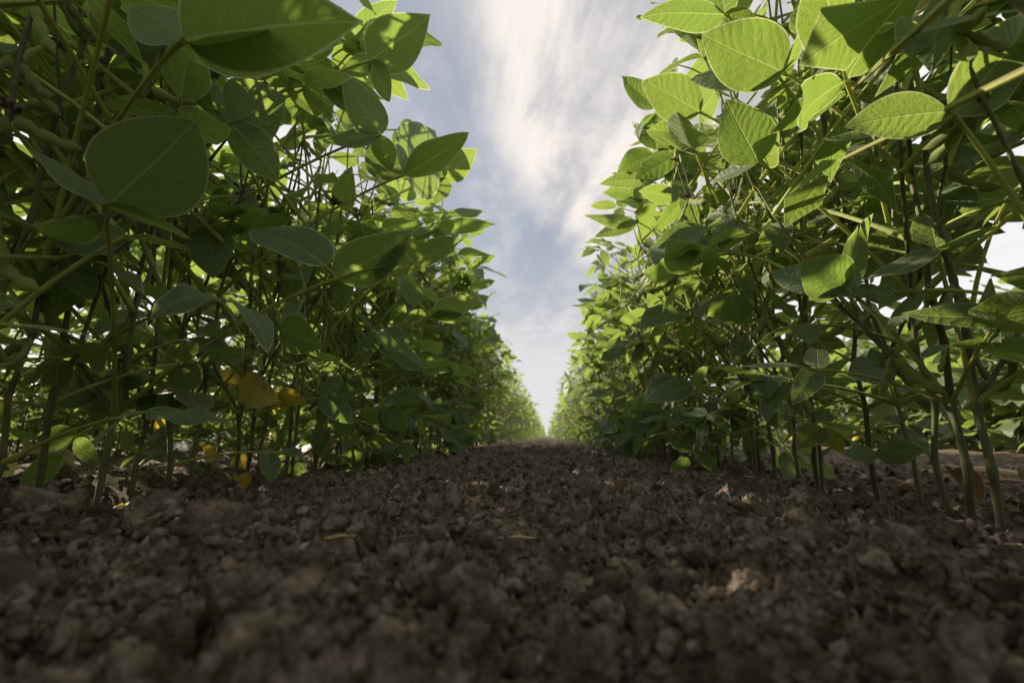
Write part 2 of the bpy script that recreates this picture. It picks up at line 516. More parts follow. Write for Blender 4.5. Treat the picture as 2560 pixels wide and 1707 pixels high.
def scatter_crumbs(name, count, sub, rmin, rmax, ymin, ymax, xspan, power, seed, bury=0.25):
    r = np.random.RandomState(seed)
    shapes = [clod_shape(sub, r) for _ in range(14)]
    # denser close by: depth drawn evenly in log distance
    y = np.exp(r.uniform(math.log(ymin), math.log(ymax), count))
    x = r.uniform(-1, 1, count) * np.minimum(xspan, 0.06 + 1.2 * y) - 0.03
    u = r.uniform(0, 1, count)
    rad = rmin * (rmax / rmin) ** (u ** power)
    rad *= np.clip(0.75 + 0.35 * y, 0.75, 1.6)
    z = soil_full(x, y)
    G = Geo()
    for i in range(count):
        v, f = shapes[r.randint(14)]
        G.add((v * rad[i]) @ rand_rot(r).T + (x[i], y[i], z[i] + rad[i] * (0.5 - bury)), f)
    o = bpy.data.objects.new(name, G.build(name, [SOIL], smooth=sub > 2))
    o['kind'] = 'stuff'
    o['label'] = 'loose crumbs of dark dry soil covering the bare strip'
    o['category'] = 'soil'
    COL.objects.link(o)
    return o


scatter_crumbs('soil_crumbs', 24000, 1, 0.0010, 0.0036, 0.13, 2.6, 1.0, 1.6, 21)
scatter_crumbs('soil_crumbs', 3000, 2, 0.0030, 0.0072, 0.10, 2.6, 0.9, 2.0, 22, 0.3)
scatter_crumbs('soil_lumps', 190, 4, 0.0065, 0.0135, 0.10, 1.8, 0.9, 2.2, 23, 0.35)


# ------------------------------------------------------------------ pixel rays of the photograph (2352 x 1568) -> places
CR = np.array(cam.rotation_euler.to_matrix())
CP = np.array(cam.location)
FPX = 16.0 / 36.0 * 2352


def at(px_, py_, depth):
    d = CR @ np.array([(px_ - 1176) / FPX, -(py_ - 784) / FPX, -1.0])
    return CP + d * depth


def on_ground(px_, py_):
    d = CR @ np.array([(px_ - 1176) / FPX, -(py_ - 784) / FPX, -1.0])
    t = np.exp(np.linspace(math.log(0.06), math.log(12.0), 1500))
    P = CP + d * t[:, None]
    below = P[:, 2] <= soil_base(P[:, 0], P[:, 1])
    i = int(np.argmax(below)) if below.any() else len(t) - 1
    p = P[i]
    return np.array([p[0], p[1], float(soil_full(p[:1], p[1:2])[0])])


# ------------------------------------------------------------------ objects
def link(name, data, parent=None, M=None):
    o = bpy.data.objects.new(name, data)
    if parent is not None:
        o.parent = parent
    if M is not None:
        o.matrix_local = Matrix(M.tolist())
    COL.objects.link(o)
    return o


def tag(o, label, cat, group=None):
    o['label'] = label
    o['category'] = cat
    if group:
        o['group'] = group
    return o


# shared meshes -----------------------------------------------------
lr = np.random.RandomState(3)
LEAFLETS, LEAFLETS_LOW, LEAFLETS_MIN = [], [], []
for k in range(22):
    W = lr.uniform(0.42, 0.66)
    G = Geo()
    kw = dict(fold=lr.uniform(-0.1, 0.5), curl=lr.uniform(-1.25, 0.7), wav=lr.uniform(0.008, 0.045), twist=lr.uniform(-0.45, 0.45))
    st = lr.randint(1 << 30)
    G.add(*leaflet_geo(np.random.RandomState(st), W, 13, 4, **kw)[:2], 0, leaflet_geo(np.random.RandomState(st), W, 13, 4, **kw)[2])
    LEAFLETS.append(G.build('leaflet', [LEAF]))
    LEAFLETS_LOW.append(leaflet_geo(np.random.RandomState(st), W, 6, 1, **kw))
    LEAFLETS_MIN.append(leaflet_geo(np.random.RandomState(st), W, 4 if False else 3, 1, **kw))


def recolour(me, mat):
    c = me.copy()
    c.materials[0] = mat
    return c


LEAFLETS_Y = [recolour(m, YELLOW) for m in LEAFLETS[:6]]
LEAFLETS_H = [recolour(m, HALF) for m in LEAFLETS[6:12]]


class StalkKind:
    """leaf stalk: leaves the stem at the origin, grows out along +X and up; ends in a short rachis"""
    def __init__(self, r, L, pitch, sag, blade, rach):
        n = 7
        t = np.linspace(0, 1, n)
        ang = pitch - sag * t ** 1.6
        step = L / (n - 1)
        side = r.uniform(-0.12, 0.12)
        pts = [np.zeros(3)]
        for a, tt in zip(ang[1:], t[1:]):
            pts.append(pts[-1] + step * np.array([math.cos(a), side * tt, math.sin(a)]))
        self.end = pts[-1]
        self.fwd = np.array([math.cos(blade), 0, math.sin(blade)])
        self.nrm = np.array([-math.sin(blade), 0, math.cos(blade)])
        self.tip = self.end + self.fwd * rach
        rad0 = 0.0016 + 0.003 * L
        self.pts = np.array(pts)
        self.rad = np.interp(t, [0, 0.06, 0.12, 0.9, 1.0], [rad0 * 1.7, rad0 * 1.3, rad0, rad0 * 0.72, rad0 * 1.0])
        self.rachis = np.array([self.end, self.end + self.fwd * rach * 0.5, self.tip])
        G = Geo()
        G.add(*tube_geo(self.pts, self.rad, 6))
        G.add(*tube_geo(self.rachis, [rad0 * 0.62, rad0 * 0.55, rad0 * 0.8], 5))
        self.mesh = G.build('leaf_stalk', [STALK])


kr = np.random.RandomState(5)
STALKS = []
for L in (0.05, 0.08, 0.11, 0.14, 0.17, 0.20, 0.23, 0.26):
    for q in range(4):
        STALKS.append(StalkKind(kr, L * kr.uniform(0.92, 1.08), R(kr.uniform(28, 66)), R(kr.uniform(5, 35)), R(kr.uniform(-42, 26)), 0.012 + 0.07 * L * kr.uniform(0.8, 1.3)))

PODS = []
for k in range(5):
    r = np.random.RandomState(40 + k)
    nseed = 3 if k < 4 else 2
    n = 13
    t = np.linspace(0, 1, n)
    bend = r.uniform(0.3, 1.1)
    y = np.sin(bend * t) / bend; z = (1 - np.cos(bend * t)) / bend
    pr = (0.55 + 0.45 * np.abs(np.sin(t * math.pi * nseed)) ** 0.8) * np.minimum(1, t * 7) ** 0.7 * np.minimum(1, (1 - t) * 6) ** 0.8
    pr[0] = 0.12; pr[-1] = 0.03
    v, f = tube_geo(np.stack([0 * t, y, z], 1), pr * 0.108, 8)
    v[:, 0] *= 0.5
    G = Geo(); G.add(v, f)
    PODS.append(G.build('pod', [POD]))

# small withered flower tufts at the nodes
G = Geo()
r = np.random.RandomState(77)
for k in range(9):
    a = r.uniform(0, 6.28); e = r.uniform(0.1, 1.4)
    d = np.array([math.cos(a) * math.cos(e), math.sin(a) * math.cos(e), math.sin(e)])
    L = r.uniform(0.4, 1.0)
    G.add(*tube_geo([d * 0, d * L * 0.5, d * L * 0.8 + (0, 0, -0.05), d * L + (0, 0, -0.12)], [0.04, 0.06, 0.15, 0.03], 5))
FLOWERS = G.build('flower_cluster', [FLOWER])


def leaf_frame(f, n):
    f = f / np.linalg.norm(f)
    n = n - f * (n @ f); n /= np.linalg.norm(n)
    return np.stack([np.cross(f, n), f, n], 1)


def trifoliate(r, kind, size):
    """matrices of the three leaflets in the stalk's frame"""
    out = []
    roll = r.normal(0, 0.58)
    N = rotm(kind.fwd, roll) @ kind.nrm
    # terminal
    f = kind.fwd
    f1 = rotm(np.cross(f, N), r.uniform(-0.35, 0.35)) @ f
    out.append(m4(leaf_frame(f1, N), kind.tip, size * r.uniform(0.95, 1.15)))
    for s in (1, -1):
        f2 = rotm(N, s * R(r.uniform(52, 88))) @ f
        ax = np.cross(f2, N)
        f2 = rotm(ax, r.uniform(-0.55, 0.25)) @ f2
        n2 = rotm(f2, r.uniform(-0.35, 0.35)) @ N
        out.append(m4(leaf_frame(f2, n2), kind.end + f2 * 0.003, size * r.uniform(0.82, 1.0)))
    return out


def stem_line(r, H, lean):
    n = max(5, int(H / 0.055))
    pts = [np.zeros(3)]
    zig = r.uniform(0.0015, 0.005)
    az = r.uniform(0, 6.28)
    for i in range(1, n + 1):
        t = i / n
        s = 1 if i % 2 else -1
        pts.append(np.array([lean[0] * t ** 1.4 + s * zig * math.cos(az) + r.normal(0, 0.002),
                             lean[1] * t ** 1.4 + s * zig * math.sin(az) + r.normal(0, 0.002), H * t]))
    return np.array(pts)


def grow(seed, H, low=0.5, big=1.0, axil=0.0, top=0.92, skirt=0):
    """the plan of one plant: stem, branches, leaves, pods (all in the plant's own frame)"""
    r = np.random.RandomState(seed)
    stem = stem_line(r, H, r.normal(0, [0.035, 0.035]))
    plan = dict(stems=[], leaves=[], pods=[], flowers=[])
    rad0 = r.uniform(0.0024, 0.0034)
    plan['stems'].append((stem, np.linspace(rad0, 0.0014, len(stem))))
    lines = [(stem, 0.0)]
    for b in range(r.choice([0, 1, 1, 2])):
        i0 = r.randint(2, 5)
        az = r.choice([0, math.pi]) + r.normal(0, 0.7)
        Lb = r.uniform(0.35, 0.62) * H
        n = max(4, int(Lb / 0.06))
        p = [stem[i0]]
        for k in range(n):
            e = R(56) + R(26) * (k / n)
            p.append(p[-1] + Lb / n * np.array([math.cos(az) * math.cos(e), math.sin(az) * math.cos(e), math.sin(e)]) + r.normal(0, 0.002, 3))
        p = np.array(p)
        plan['stems'].append((p, np.linspace(0.0022, 0.0010, len(p))))
        lines.append((p, 1.0))
    lowk = [i for i, s_ in enumerate(STALKS) if np.linalg.norm(s_.end) < 0.16]
    for q in range(skirt):
        z = r.uniform(0.07, 0.19)
        P = np.array([np.interp(z, stem[:, 2], stem[:, 0]), np.interp(z, stem[:, 2], stem[:, 1]), z])
        plan['leaves'].append((P, r.choice([0, math.pi]) + r.normal(0, 0.8), r.uniform(0.35, 0.8), lowk[r.randint(len(lowk))], r.uniform(0.05, 0.075), r.randint(1 << 30), 0.25))
    for line, br in lines:
        for i in range(1, len(line)):
            P = line[i]
            z = P[2]
            t = z / H
            if t > 0.97 and not br:
                prob = 1.0
            prob = low if t < 0.33 else (0.88 if t < 0.6 else top)
            if z < 0.07:
                prob *= 0.8
            if r.uniform() < prob:
                az = r.choice([0, math.pi]) + r.normal(0, 0.75)
                base = (0.09 + 0.25 * math.sin(min(1.0, t * 1.15) * math.pi * 0.72)) * r.uniform(0.7, 1.15)
                if t > 0.85:
                    base *= 0.6
                if z < 0.16:
                    base = min(base, 0.11)
                k = int(np.argmin([abs(np.linalg.norm(s.end) - base) + r.uniform(0, 0.03) + (max(0, s.end[2] - 0.035) * 2 if z < 0.17 else 0) for s in STALKS]))
                size = (0.056 + 0.048 * math.sin(min(1.0, t * 1.05) * math.pi * 0.78)) * r.uniform(0.78, 1.15)
                size *= big
                if br:
                    size *= 0.88
                plan['leaves'].append((P, az, r.normal(0, 0.12), k, size, r.randint(1 << 30), t))
                if 0.10 < t < 0.66 and not br and r.uniform() < axil:
                    b2 = r.uniform(0.06, 0.17)
                    k = int(np.argmin([abs(np.linalg.norm(s.end) - b2) + r.uniform(0, 0.03) + max(0, s.end[2] - 0.05) for s in STALKS]))
                    plan['leaves'].append((P, az + r.uniform(1.8, 4.5), r.normal(0, 0.15), k, size * r.uniform(0.6, 0.9), r.randint(1 << 30), t))
            if t < 0.86 and z > 0.13 and r.uniform() < (0.72 if not br else 0.6):
                for q in range(r.choice([1, 2, 2, 3])):
                    az = r.uniform(0, 6.28)
                    plan['pods'].append((P, az, R(r.uniform(-85, -38)), r.uniform(0.036, 0.055), r.randint(5)))
            if t > 0.45 and r.uniform() < 0.30:
                plan['flowers'].append((P, r.uniform(0, 6.28), r.uniform(0.010, 0.018)))
    return plan


def stem_mesh(line, rad, fine=True):
    # refine a little so that nodes swell
    P, Rr = [], []
    for i in range(len(line) - 1):
        for q in ((0.0, 0.12, 0.5, 0.88) if fine else (0.0, 0.4)):
            P.append(line[i] * (1 - q) + line[i + 1] * q)
            rr = rad[i] * (1 - q) + rad[i + 1] * q
            Rr.append(rr * (1.32 if q == 0.0 and i > 0 else (1.08 if q in (0.12, 0.88) else 1.0)))
    P.append(line[-1]); Rr.append(rad[-1])
    Rr[0] *= 1.1
    P[0] = P[0] - np.array([0, 0, 0.02])
    return tube_geo(P, Rr, 7 if fine else 5)


def pod_matrix(P, az, el, L):
    f = np.array([math.cos(az) * math.cos(el), math.sin(az) * math.cos(el), math.sin(el)])
    return m4(leaf_frame(f, np.array([0.01, 0, 1.0])), P + f * 0.004, L)


def stalk_matrix(P, az, tilt):
    return m4(rotm((0, 0, 1), az) @ rotm((0, 1, 0), tilt), P)


def full_plant(x, y, seed, H, rz, low=0.5, label=None, group=None, yellow=0.0, skip=None, big=1.0, axil=0.0, top=0.92, skirt=0):
    r = np.random.RandomState(seed + 991)
    root = bpy.data.objects.new('soybean_plant', None)
    root.empty_display_size = 0.05
    root.location = (x, y, float(soil_base(np.array([x]), np.array([y]))[0]) - 0.002)
    root.rotation_euler = (0, 0, rz)
    COL.objects.link(root)
    tag(root, label, 'plant', group)
    plan = grow(seed, H, low, big, axil, top, skirt)
    for i, (line, rad) in enumerate(plan['stems']):
        G = Geo(); G.add(*stem_mesh(line, rad, y < 1.6 and abs(x) < 1))
        link('stem' if i == 0 else 'branch', G.build('stem' if i == 0 else 'branch', [STEM]), root)
    RW = rotm((0, 0, 1), rz)
    for P, az, tilt, k, size, sd_, t in plan['leaves']:
        M = stalk_matrix(P, az, tilt)
        if skip is not None:
            bad = lambda MM: skip(np.array(root.location) + RW @ apply(MM, STALKS[k].tip[None])[0])
            if bad(M):
                M = stalk_matrix(P, math.pi - az - 2 * rz, tilt)
                if (y < 1.7 and r.uniform() > 0.35) or bad(M):
                    continue
        st = link('leaf_stalk', STALKS[k].mesh, root, M)
        rr = np.random.RandomState(sd_)
        pool = LEAFLETS
        if P[2] < 0.22 and y > 0.8 and rr.uniform() < yellow:
            pool = LEAFLETS_Y if rr.uniform() < 0.5 else LEAFLETS_H
        for Ml in trifoliate(rr, STALKS[k], size):
            link('leaflet', pool[rr.randint(len(pool))], st, Ml)
    for P, az, el, L, k in plan['pods']:
        link('pod', PODS[k], root, pod_matrix(P, az, el, L))
    for P, az, s in plan['flowers']:
        link('flower_cluster', FLOWERS, root, m4(rotm((0, 0, 1), az), P, s))
    return root, plan


def plan_into(G, plan, M, leaves, big=1.0, thin=1.0, sides=4, hop=3):
    r = np.random.RandomState(len(plan['leaves']) * 13 + 5)
    for line, rad in plan['stems']:
        v, f = tube_geo(line[::2] if len(line) > 6 else line, (rad[::2] if len(line) > 6 else rad) * big, sides)
        G.add(apply(M, v), f, 1)
    for P, az, tilt, k, size, sd_, t in plan['leaves']:
        if r.uniform() > thin:
            continue
        A = M @ stalk_matrix(P, az, tilt)
        S = STALKS[k]
        if abs(apply(A, S.tip[None])[0][0] + 0.035) < 0.315 - 0.09 * (r.uniform() < 0.15):
            continue
        v, f = tube_geo(S.pts[::hop], S.rad[::hop] * big, 3)
        G.add(apply(A, v), f, 2)
        rr = np.random.RandomState(sd_)
        for Ml in trifoliate(rr, S, size * big):
            v, f, uv = leaves[rr.randint(len(leaves))]
            G.add(apply(A @ Ml, v), f, 0, uv)


# ------------------------------------------------------------------ the rows near the camera, plant by plant
def row_ys(r, y0, y1, step):
    y = y0
    while y < y1:
        yield y
        y += step * r.uniform(0.55, 1.45)


LEFT_NAME, RIGHT_NAME = 'row on the left of the bare soil strip', 'row on the right of the bare soil strip'
NEAR = {'l': [], 'r': []}
count = 0
rr_ = np.random.RandomState(11)


ZONES = [(330, 365, 140, 0.36), (600, 905, 105, 0.68), (1700, 300, 100, 0.55), (590, 200, 110, 0.5), (850, 580, 130, 0.52), (1710, 110, 115, 0.52), (1540, 215, 100, 0.66), (1000, 350, 100, 0.66),
         (1895, 610, 100, 0.46), (650, 570, 100, 0.6), (695, 785, 85, 0.62), (1690, 710, 80, 0.66), (1530, 890, 95, 0.8), (1885, 1005, 90, 0.58), (2070, 1035, 80, 0.5),
         (2015, 845, 95, 0.52), (908, 85, 100, 0.6), (840, 235, 100, 0.62), (1060, 515, 90, 0.85), (1055, 380, 70, 0.95), (1570, 30, 110, 0.62), (2075, 220, 160, 0.35)]


def clear_of_strip(p):
    """no random leaf right in front of the lens or far out over the strip"""
    d = p - CP
    c = CR.T @ d
    if c[2] < -0.05:
        qx, qy = 1176 - c[0] / c[2] * FPX, 784 + c[1] / c[2] * FPX
        for zx, zy, zr, zd in ZONES:
            if -c[2] < zd + 0.04 and (qx - zx) ** 2 + (qy - zy) ** 2 < (zr * 1.15) ** 2:
                return True
    return np.linalg.norm(d) < (0.50 if p[0] > 0 else 0.45) or (abs(p[0] + 0.035) < 0.255 + 0.05 * max(0.0, min(1.0, p[1] - 0.9)) - 0.09 * (abs(math.sin(p[0] * 917 + p[1] * 533)) > 0.88) * (0.9 < p[1] < 1.8))


ORD = ['nearest', 'second nearest', 'third nearest', 'fourth nearest', 'fifth nearest', 'sixth nearest']
for side, X0, where in (('l', LX, 'left'), ('r', RX, 'right')):
    i = 0
    for y in row_ys(rr_, 0.30, 3.1, 0.046):
        x = X0 + rr_.normal(0, 0.016)
        H = rr_.uniform(0.66, 0.88)
        if i < 6:
            lab = f'{ORD[i]} tall green soybean plant of the {where} row beside the soil strip'
        else:
            lab = f'leafy soybean plant farther along the {where} row beside the soil strip'
        root, plan = full_plant(x, y, 1000 + count, H, rr_.choice([0, math.pi]) + rr_.normal(0, 0.25), 0.62 if y < 1 else 0.85, lab,
                                f'soybean plants in the {where} row', 0.02, clear_of_strip, 1.0, (0.4 if side == 'l' else 0.3) if y < 1.1 else 0.7, (0.62 if side == 'l' else 0.7) if y < 1.6 else 0.92, 0 if y < 0.5 else (1 if y < 0.9 else 3))
        NEAR[side].append((root, plan, x, y, H))
        count += 1; i += 1
for y in row_ys(rr_, 0.1, 2.6, 0.08):
    full_plant(L2X + rr_.normal(0, 0.02), y, 1000 + count, rr_.uniform(0.55, 0.66), rr_.uniform(0, 6.28), 0.9,
               'shaded soybean plant of the second row to the left, behind the left row', 'soybean plants of the second row on the left', 0.1, None, 1.0, 0.6)
    count += 1
for y in row_ys(rr_, 1.0, 4.2, 0.055):
    full_plant(R2X + rr_.normal(0, 0.03), y, 1000 + count, rr_.uniform(0.46, 0.60), rr_.uniform(0, 6.28), 1.0,
               'sunlit soybean plant of the lower row beyond the gap on the right', 'sunlit soybean plants beyond the gap', 0.06, None, 1.3, 0.8)
    count += 1

# plants whose single leaves no longer show: one mesh each
SIMPLE = {'l': [], 'r': []}
for side, X0 in (('l', LX), ('r', RX)):
    for k in range(8):
        G = Geo()
        plan_into(G, grow(500 + k + 20 * (side == 'r'), 0.78, 0.85, 1.0, 0.5, 0.92, 3), m4(np.eye(3), (X0, 0, 0)), LEAFLETS_LOW)
        G.v = [v - (X0, 0, 0) for v in G.v]
        SIMPLE[side].append(G.build('soybean_plant', MATS))
for side, X0, where in (('l', LX, 'left'), ('r', RX, 'right')):
    for y in row_ys(rr_, 3.22, 300, 0.055):
        if y > 4.2:
            break
        o = link('soybean_plant', SIMPLE[side][rr_.randint(8)])
        x = X0 + rr_.normal(0, 0.02)
        o.location = (x, y, float(soil_base(np.array([x]), np.array([y]))[0]))
        o.rotation_euler = (0, 0, rr_.normal(0, 0.12))
        s = rr_.uniform(0.88, 1.06)
        o.scale = (s, s, s)
        tag(o, f'small looking soybean plant in the distant part of the {where} row', 'plant', f'soybean plants in the {where} row')
        count += 1
print('plants', count)

# the rest of the rows, beyond counting
MINP = [grow(700 + k, 0.78, 0.85, 1.0, 0.35, 0.92, 3) for k in range(14)]


def row_stuff(name, X0, spans, label, hs=1.0, sink=0.0):
    r = np.random.RandomState(abs(hash(label)) % 1000 if False else len(label) + int(X0 * 10 + 50))
    G = Geo()
    for y0, y1, step, big, thin in spans:
        for y in row_ys(r, y0, y1, step):
            x = X0 + r.normal(0, 0.025)
            s = r.uniform(0.86, 1.08) * hs
            M = m4(rotm((0, 0, 1), r.choice([0, math.pi]) + r.normal(0, 0.4)), (x, y, -sink), s)
            plan_into(G, MINP[r.randint(14)], M, LEAFLETS_MIN, big, thin, 3, 6)
    o = link(name, G.build(name, MATS))
    o['kind'] = 'stuff'
    tag(o, label, 'crop row')
    return o


FARSPAN = [(4.25, 10, 0.075, 1.0, 1.0), (10, 22, 0.16, 1.2, 0.85), (22, 60, 0.4, 1.5, 0.7), (60, 130, 1.0, 2.0, 0.5)]
row_stuff('distant_soybean_row', LX, [(-1.3, 0.24, 0.075, 1.0, 1.0)] + FARSPAN, 'distant end of the left soybean row running to the horizon')
row_stuff('distant_soybean_row', RX, [(-1.3, 0.24, 0.075, 1.0, 1.0)] + FARSPAN, 'distant end of the right soybean row running to the horizon')
row_stuff('distant_soybean_row', L2X, [(-1.2, 0.05, 0.09, 1.0, 1.0), (2.65, 9, 0.12, 1.1, 0.9), (9, 60, 0.6, 1.5, 0.6)], 'rest of the second soybean row behind the left row')
row_stuff('distant_soybean_row', L2X - 0.8, [(-0.8, 5, 0.09, 1.05, 1.0), (5, 10, 0.2, 1.2, 0.8)], 'third soybean row to the left, deep behind the left row', 0.75)
row_stuff('distant_soybean_row', R2X, [(-0.5, 0.95, 0.12, 1.0, 1.0), (4.2, 20, 0.16, 1.2, 0.8), (20, 80, 0.8, 1.6, 0.6)], 'rest of the sunlit lower row beyond the gap on the right', 0.64)
row_stuff('low_soybean_row', L2X - 0.38, [(-0.6, 6, 0.06, 1.5, 1.0)], 'low dense soybeans growing behind the second left row', 0.55, 0.12)
row_stuff('low_soybean_row', L2X - 1.2, [(-0.6, 9, 0.07, 1.6, 1.0)], 'low dense soybeans far to the left behind the third row', 0.6, 0.14)
row_stuff('low_soybean_row', R2X + 0.35, [(0.3, 8, 0.06, 1.5, 1.0)], 'low dense sunlit soybeans right behind the sunlit row', 0.62, 0.12)
row_stuff('distant_soybean_row', R2X + 0.8, [(0.3, 10, 0.08, 1.4, 1.0)], 'second row of low sunlit soybeans beyond the gap on the right', 0.72, 0.08)


# ------------------------------------------------------------------ the large leaves that the photograph shows close by
HERO_STALK_N = 0


def hero(side, J, node_dz, leaflets, mat=None, plant_y=None, rad=0.0019, lab=None):
    """J: place where the three leaflets join; leaflets: (base, tip, W, side u/t, roll deg, fold, curl)"""
    J = np.asarray(J)
    cand = NEAR[side]
    yt = J[1] if plant_y is None else plant_y
    root, plan, x, y, H = min(cand, key=lambda c: abs(c[3] - yt))
    if lab:
        root['label'] = lab
    rz = root.rotation_euler[2]
    Rinv = rotm((0, 0, 1), -rz)
    base = np.array(root.location)
    toL = lambda p: Rinv @ (np.asarray(p) - base)
    stem = plan['stems'][0][0]
    z = min(max(J[2] - base[2] - node_dz, 0.05), H * 0.97)
    i = int(np.argmin(np.abs(stem[:, 2] - z)))
    S = stem[i]
    E = toL(J)
    D = E - S
    t = np.linspace(0, 1, 12)[:, None]
    c1 = S + D * 0.4 + np.array([0, 0, 0.10 * np.linalg.norm(D) * (1 if node_dz >= 0 else -0.5)])
    c2 = S + D * 0.8 + np.array([0, 0, 0.06 * np.linalg.norm(D) * (1 if node_dz >= 0 else -0.5)])
    pts = (1 - t) ** 3 * S + 3 * t * (1 - t) ** 2 * c1 + 3 * t * t * (1 - t) * c2 + t ** 3 * E
    tt = t.ravel()
    rd = np.interp(tt, [0, 0.05, 0.12, 0.93, 1.0], [rad * 1.9, rad * 1.5, rad * 1.15, rad * 0.85, rad * 1.25])
    G = Geo()
    G.add(*tube_geo(pts, rd, 8))
    for b, tip, *_ in leaflets:
        B = toL(b)
        if np.linalg.norm(B - E) > 0.004:
            G.add(*tube_geo([E, (E + B) / 2 + (0, 0, 0.001), B], [rad * 0.8, rad * 0.7, rad * 0.95], 6))
    st = link('leaf_stalk', G.build('leaf_stalk', [STALK]), root)
    r = np.random.RandomState(int(abs(J[0] * 1e4 + J[2] * 1e3)) % 99999)
    for b, tip, W, sd_, roll, fold, curl in leaflets:
        B, T = np.asarray(b), np.asarray(tip)
        L = np.linalg.norm(T - B)
        a = (T - B) / L
        view = (B + T) / 2 - CP
        n0 = -(view - a * (view @ a)); n0 /= np.linalg.norm(n0)
        n = n0 if sd_ == 't' else -n0
        n = rotm(a, R(roll)) @ n
        # the curl bends the blade off its chord: turn it back by half of the bend
        f = rotm(np.cross(a, n), -curl * 0.5) @ a
        n = rotm(np.cross(a, n), -curl * 0.5) @ n
        G = Geo()
        v, fc, uv = leaflet_geo(r, W, 21, 6, fold=fold, curl=curl, wav=r.uniform(0.006, 0.018), twist=r.uniform(-0.2, 0.2))
        G.add(v, fc, 0, uv)
        chord = 1.0 if abs(curl) < 1e-3 else abs(2 * math.sin(curl / 2) / curl)
        link('leaflet', G.build('leaflet', [mat or LEAF]), st, m4(Rinv @ leaf_frame(f, n), toL(B), L / chord))


def H_(side, jp, dep, node_dz, lf, **kw):
    """jp: junction pixel, dep: its depth; lf: (tip px, tip py, tip depth, W, side, roll, fold, curl, base px, base py)"""
    J = at(*jp, dep)
    out = []
    for q in lf:
        tx, ty, td, W, sd_, roll, fold, curl = q[:8]
        B = at(q[8], q[9], dep) if len(q) > 8 else J
        out.append((B, at(tx, ty, td), W, sd_, roll, fold, curl))
    hero(side, J, node_dz, out, **kw)


# left row
H_('l', (425, 92), 0.30, 0.0, [(835, 52, 0.30, 0.50, 'u', 20, 0.25, -0.35), (785, 100, 0.38, 0.55, 't', 62, 0.3, -0.3, 440, 100), (295, 15, 0.32, 0.6, 'u', 40, 0.3, 0.3)], plant_y=0.42)
H_('l', (528, 282), 0.50, 0.15, [(658, 222, 0.52, 1.02, 'u', 0, 0.15, 0.2, 538, 282), (640, 418, 0.50, 0.52, 'u', 12, 0.3, -0.5), (400, 165, 0.55, 0.55, 'u', 40, 0.3, 0.3)])
H_('l', (240, 470), 0.36, 0.14, [(450, 275, 0.37, 0.82, 'u', 10, 0.1, 0.2, 252, 468), (440, 550, 0.40, 0.4, 'u', 62, 0.3, -0.3), (60, 340, 0.36, 0.4, 'u', 60, 0.3, 0.3)], plant_y=0.45)
H_('l', (398, 135), 0.45, 0.14, [(245, 95, 0.44, 0.60, 'u', 15, 0.2, 0.2), (520, 180, 0.5, 0.5, 't', 50, 0.2, -0.3), (500, 275, 0.5, 0.5, 'u', 35, 0.2, -0.3)])
H_('l', (850, 140), 0.60, 0.16, [(988, 32, 0.60, 0.66, 'u', 5, 0.15, 0.15), (778, 165, 0.62, 0.55, 'u', 30, 0.3, -0.3), (895, 235, 0.6, 0.55, 'u', 30, 0.3, -0.4)], lab='tall left row soybean plant whose broad pointed leaf stands against the sky')
H_('l', (875, 310), 0.62, 0.18, [(783, 165, 0.60, 0.56, 'u', 8, 0.15, -0.2), (735, 325, 0.62, 0.42, 'u', 48, 0.3, 0.35, 872, 312), (900, 395, 0.66, 0.7, 't', 35, 0.2, -0.5)])
H_('l', (930, 402), 0.66, 0.18, [(1077, 303, 0.66, 0.46, 'u', 35, 0.3, 0.15, 932, 402), (845, 330, 0.70, 0.60, 'u', 20, 0.2, 0.2), (1000, 300, 0.80, 0.6, 'u', 30, 0.2, 0.2)])
H_('l', (775, 640), 0.52, 0.15, [(950, 524, 0.52, 0.54, 'u', 15, 0.25, 0.25), (578, 525, 0.60, 0.42, 't', 50, 0.35, -0.5, 745, 610), (1068, 545, 0.60, 0.42, 'u', 50, 0.3, 0.3, 860, 615)])
H_('l', (992, 532), 0.85, 0.16, [(1140, 514, 0.85, 0.36, 'u', 45, 0.3, -0.3), (905, 560, 0.88, 0.5, 'u', 45, 0.3, 0.3), (1045, 575, 0.8, 0.4, 'u', 40, 0.3, -0.3)])
H_('l', (1022, 408), 0.95, 0.16, [(1097, 342, 0.95, 0.66, 'u', 5, 0.2, 0.2), (1000, 470, 0.95, 0.72, 'u', 15, 0.2, -0.3), (965, 385, 0.97, 0.6, 'u', 20, 0.2, 0.2)], lab='left row soybean plant with small leaves outlined against the blue sky')
H_('l', (290, 545), 0.40, 0.10, [(120, 555, 0.40, 0.50, 'u', 30, 0.2, 0.2), (440, 575, 0.45, 0.3, 'u', 65, 0.3, -0.3), (210, 690, 0.42, 0.62, 'u', 20, 0.1, -0.3, 150, 590)])
H_('l', (480, 520), 0.60, 0.12, [(490, 640, 0.58, 0.72, 'u', 10, 0.1, 0.2), (610, 480, 0.6, 0.6, 't', 40, 0.3, 0.3), (415, 490, 0.6, 0.6, 'u', 40, 0.2, 0.3)])
H_('l', (645, 752), 0.62, 0.10, [(742, 800, 0.60, 0.72, 't', 20, 0.2, -0.2), (560, 775, 0.62, 0.5, 't', 50, 0.2, -0.3), (700, 690, 0.7, 0.5, 'u', 40, 0.2, 0.3)])
H_('l', (990, 725), 0.90, 0.12, [(1103, 688, 0.90, 0.5, 'u', 25, 0.3, 0.2), (1085, 735, 0.92, 0.4, 'u', 40, 0.3, -0.2), (925, 640, 0.9, 0.6, 'u', 20, 0.25, 0.2, 965, 700)])
H_('l', (968, 845), 0.95, 0.10, [(870, 770, 0.92, 0.42, 'u', 30, 0.3, 0.2), (900, 820, 0.95, 0.4, 't', 50, 0.3, 0.2), (1040, 835, 1.0, 0.5, 't', 50, 0.3, -0.2)])
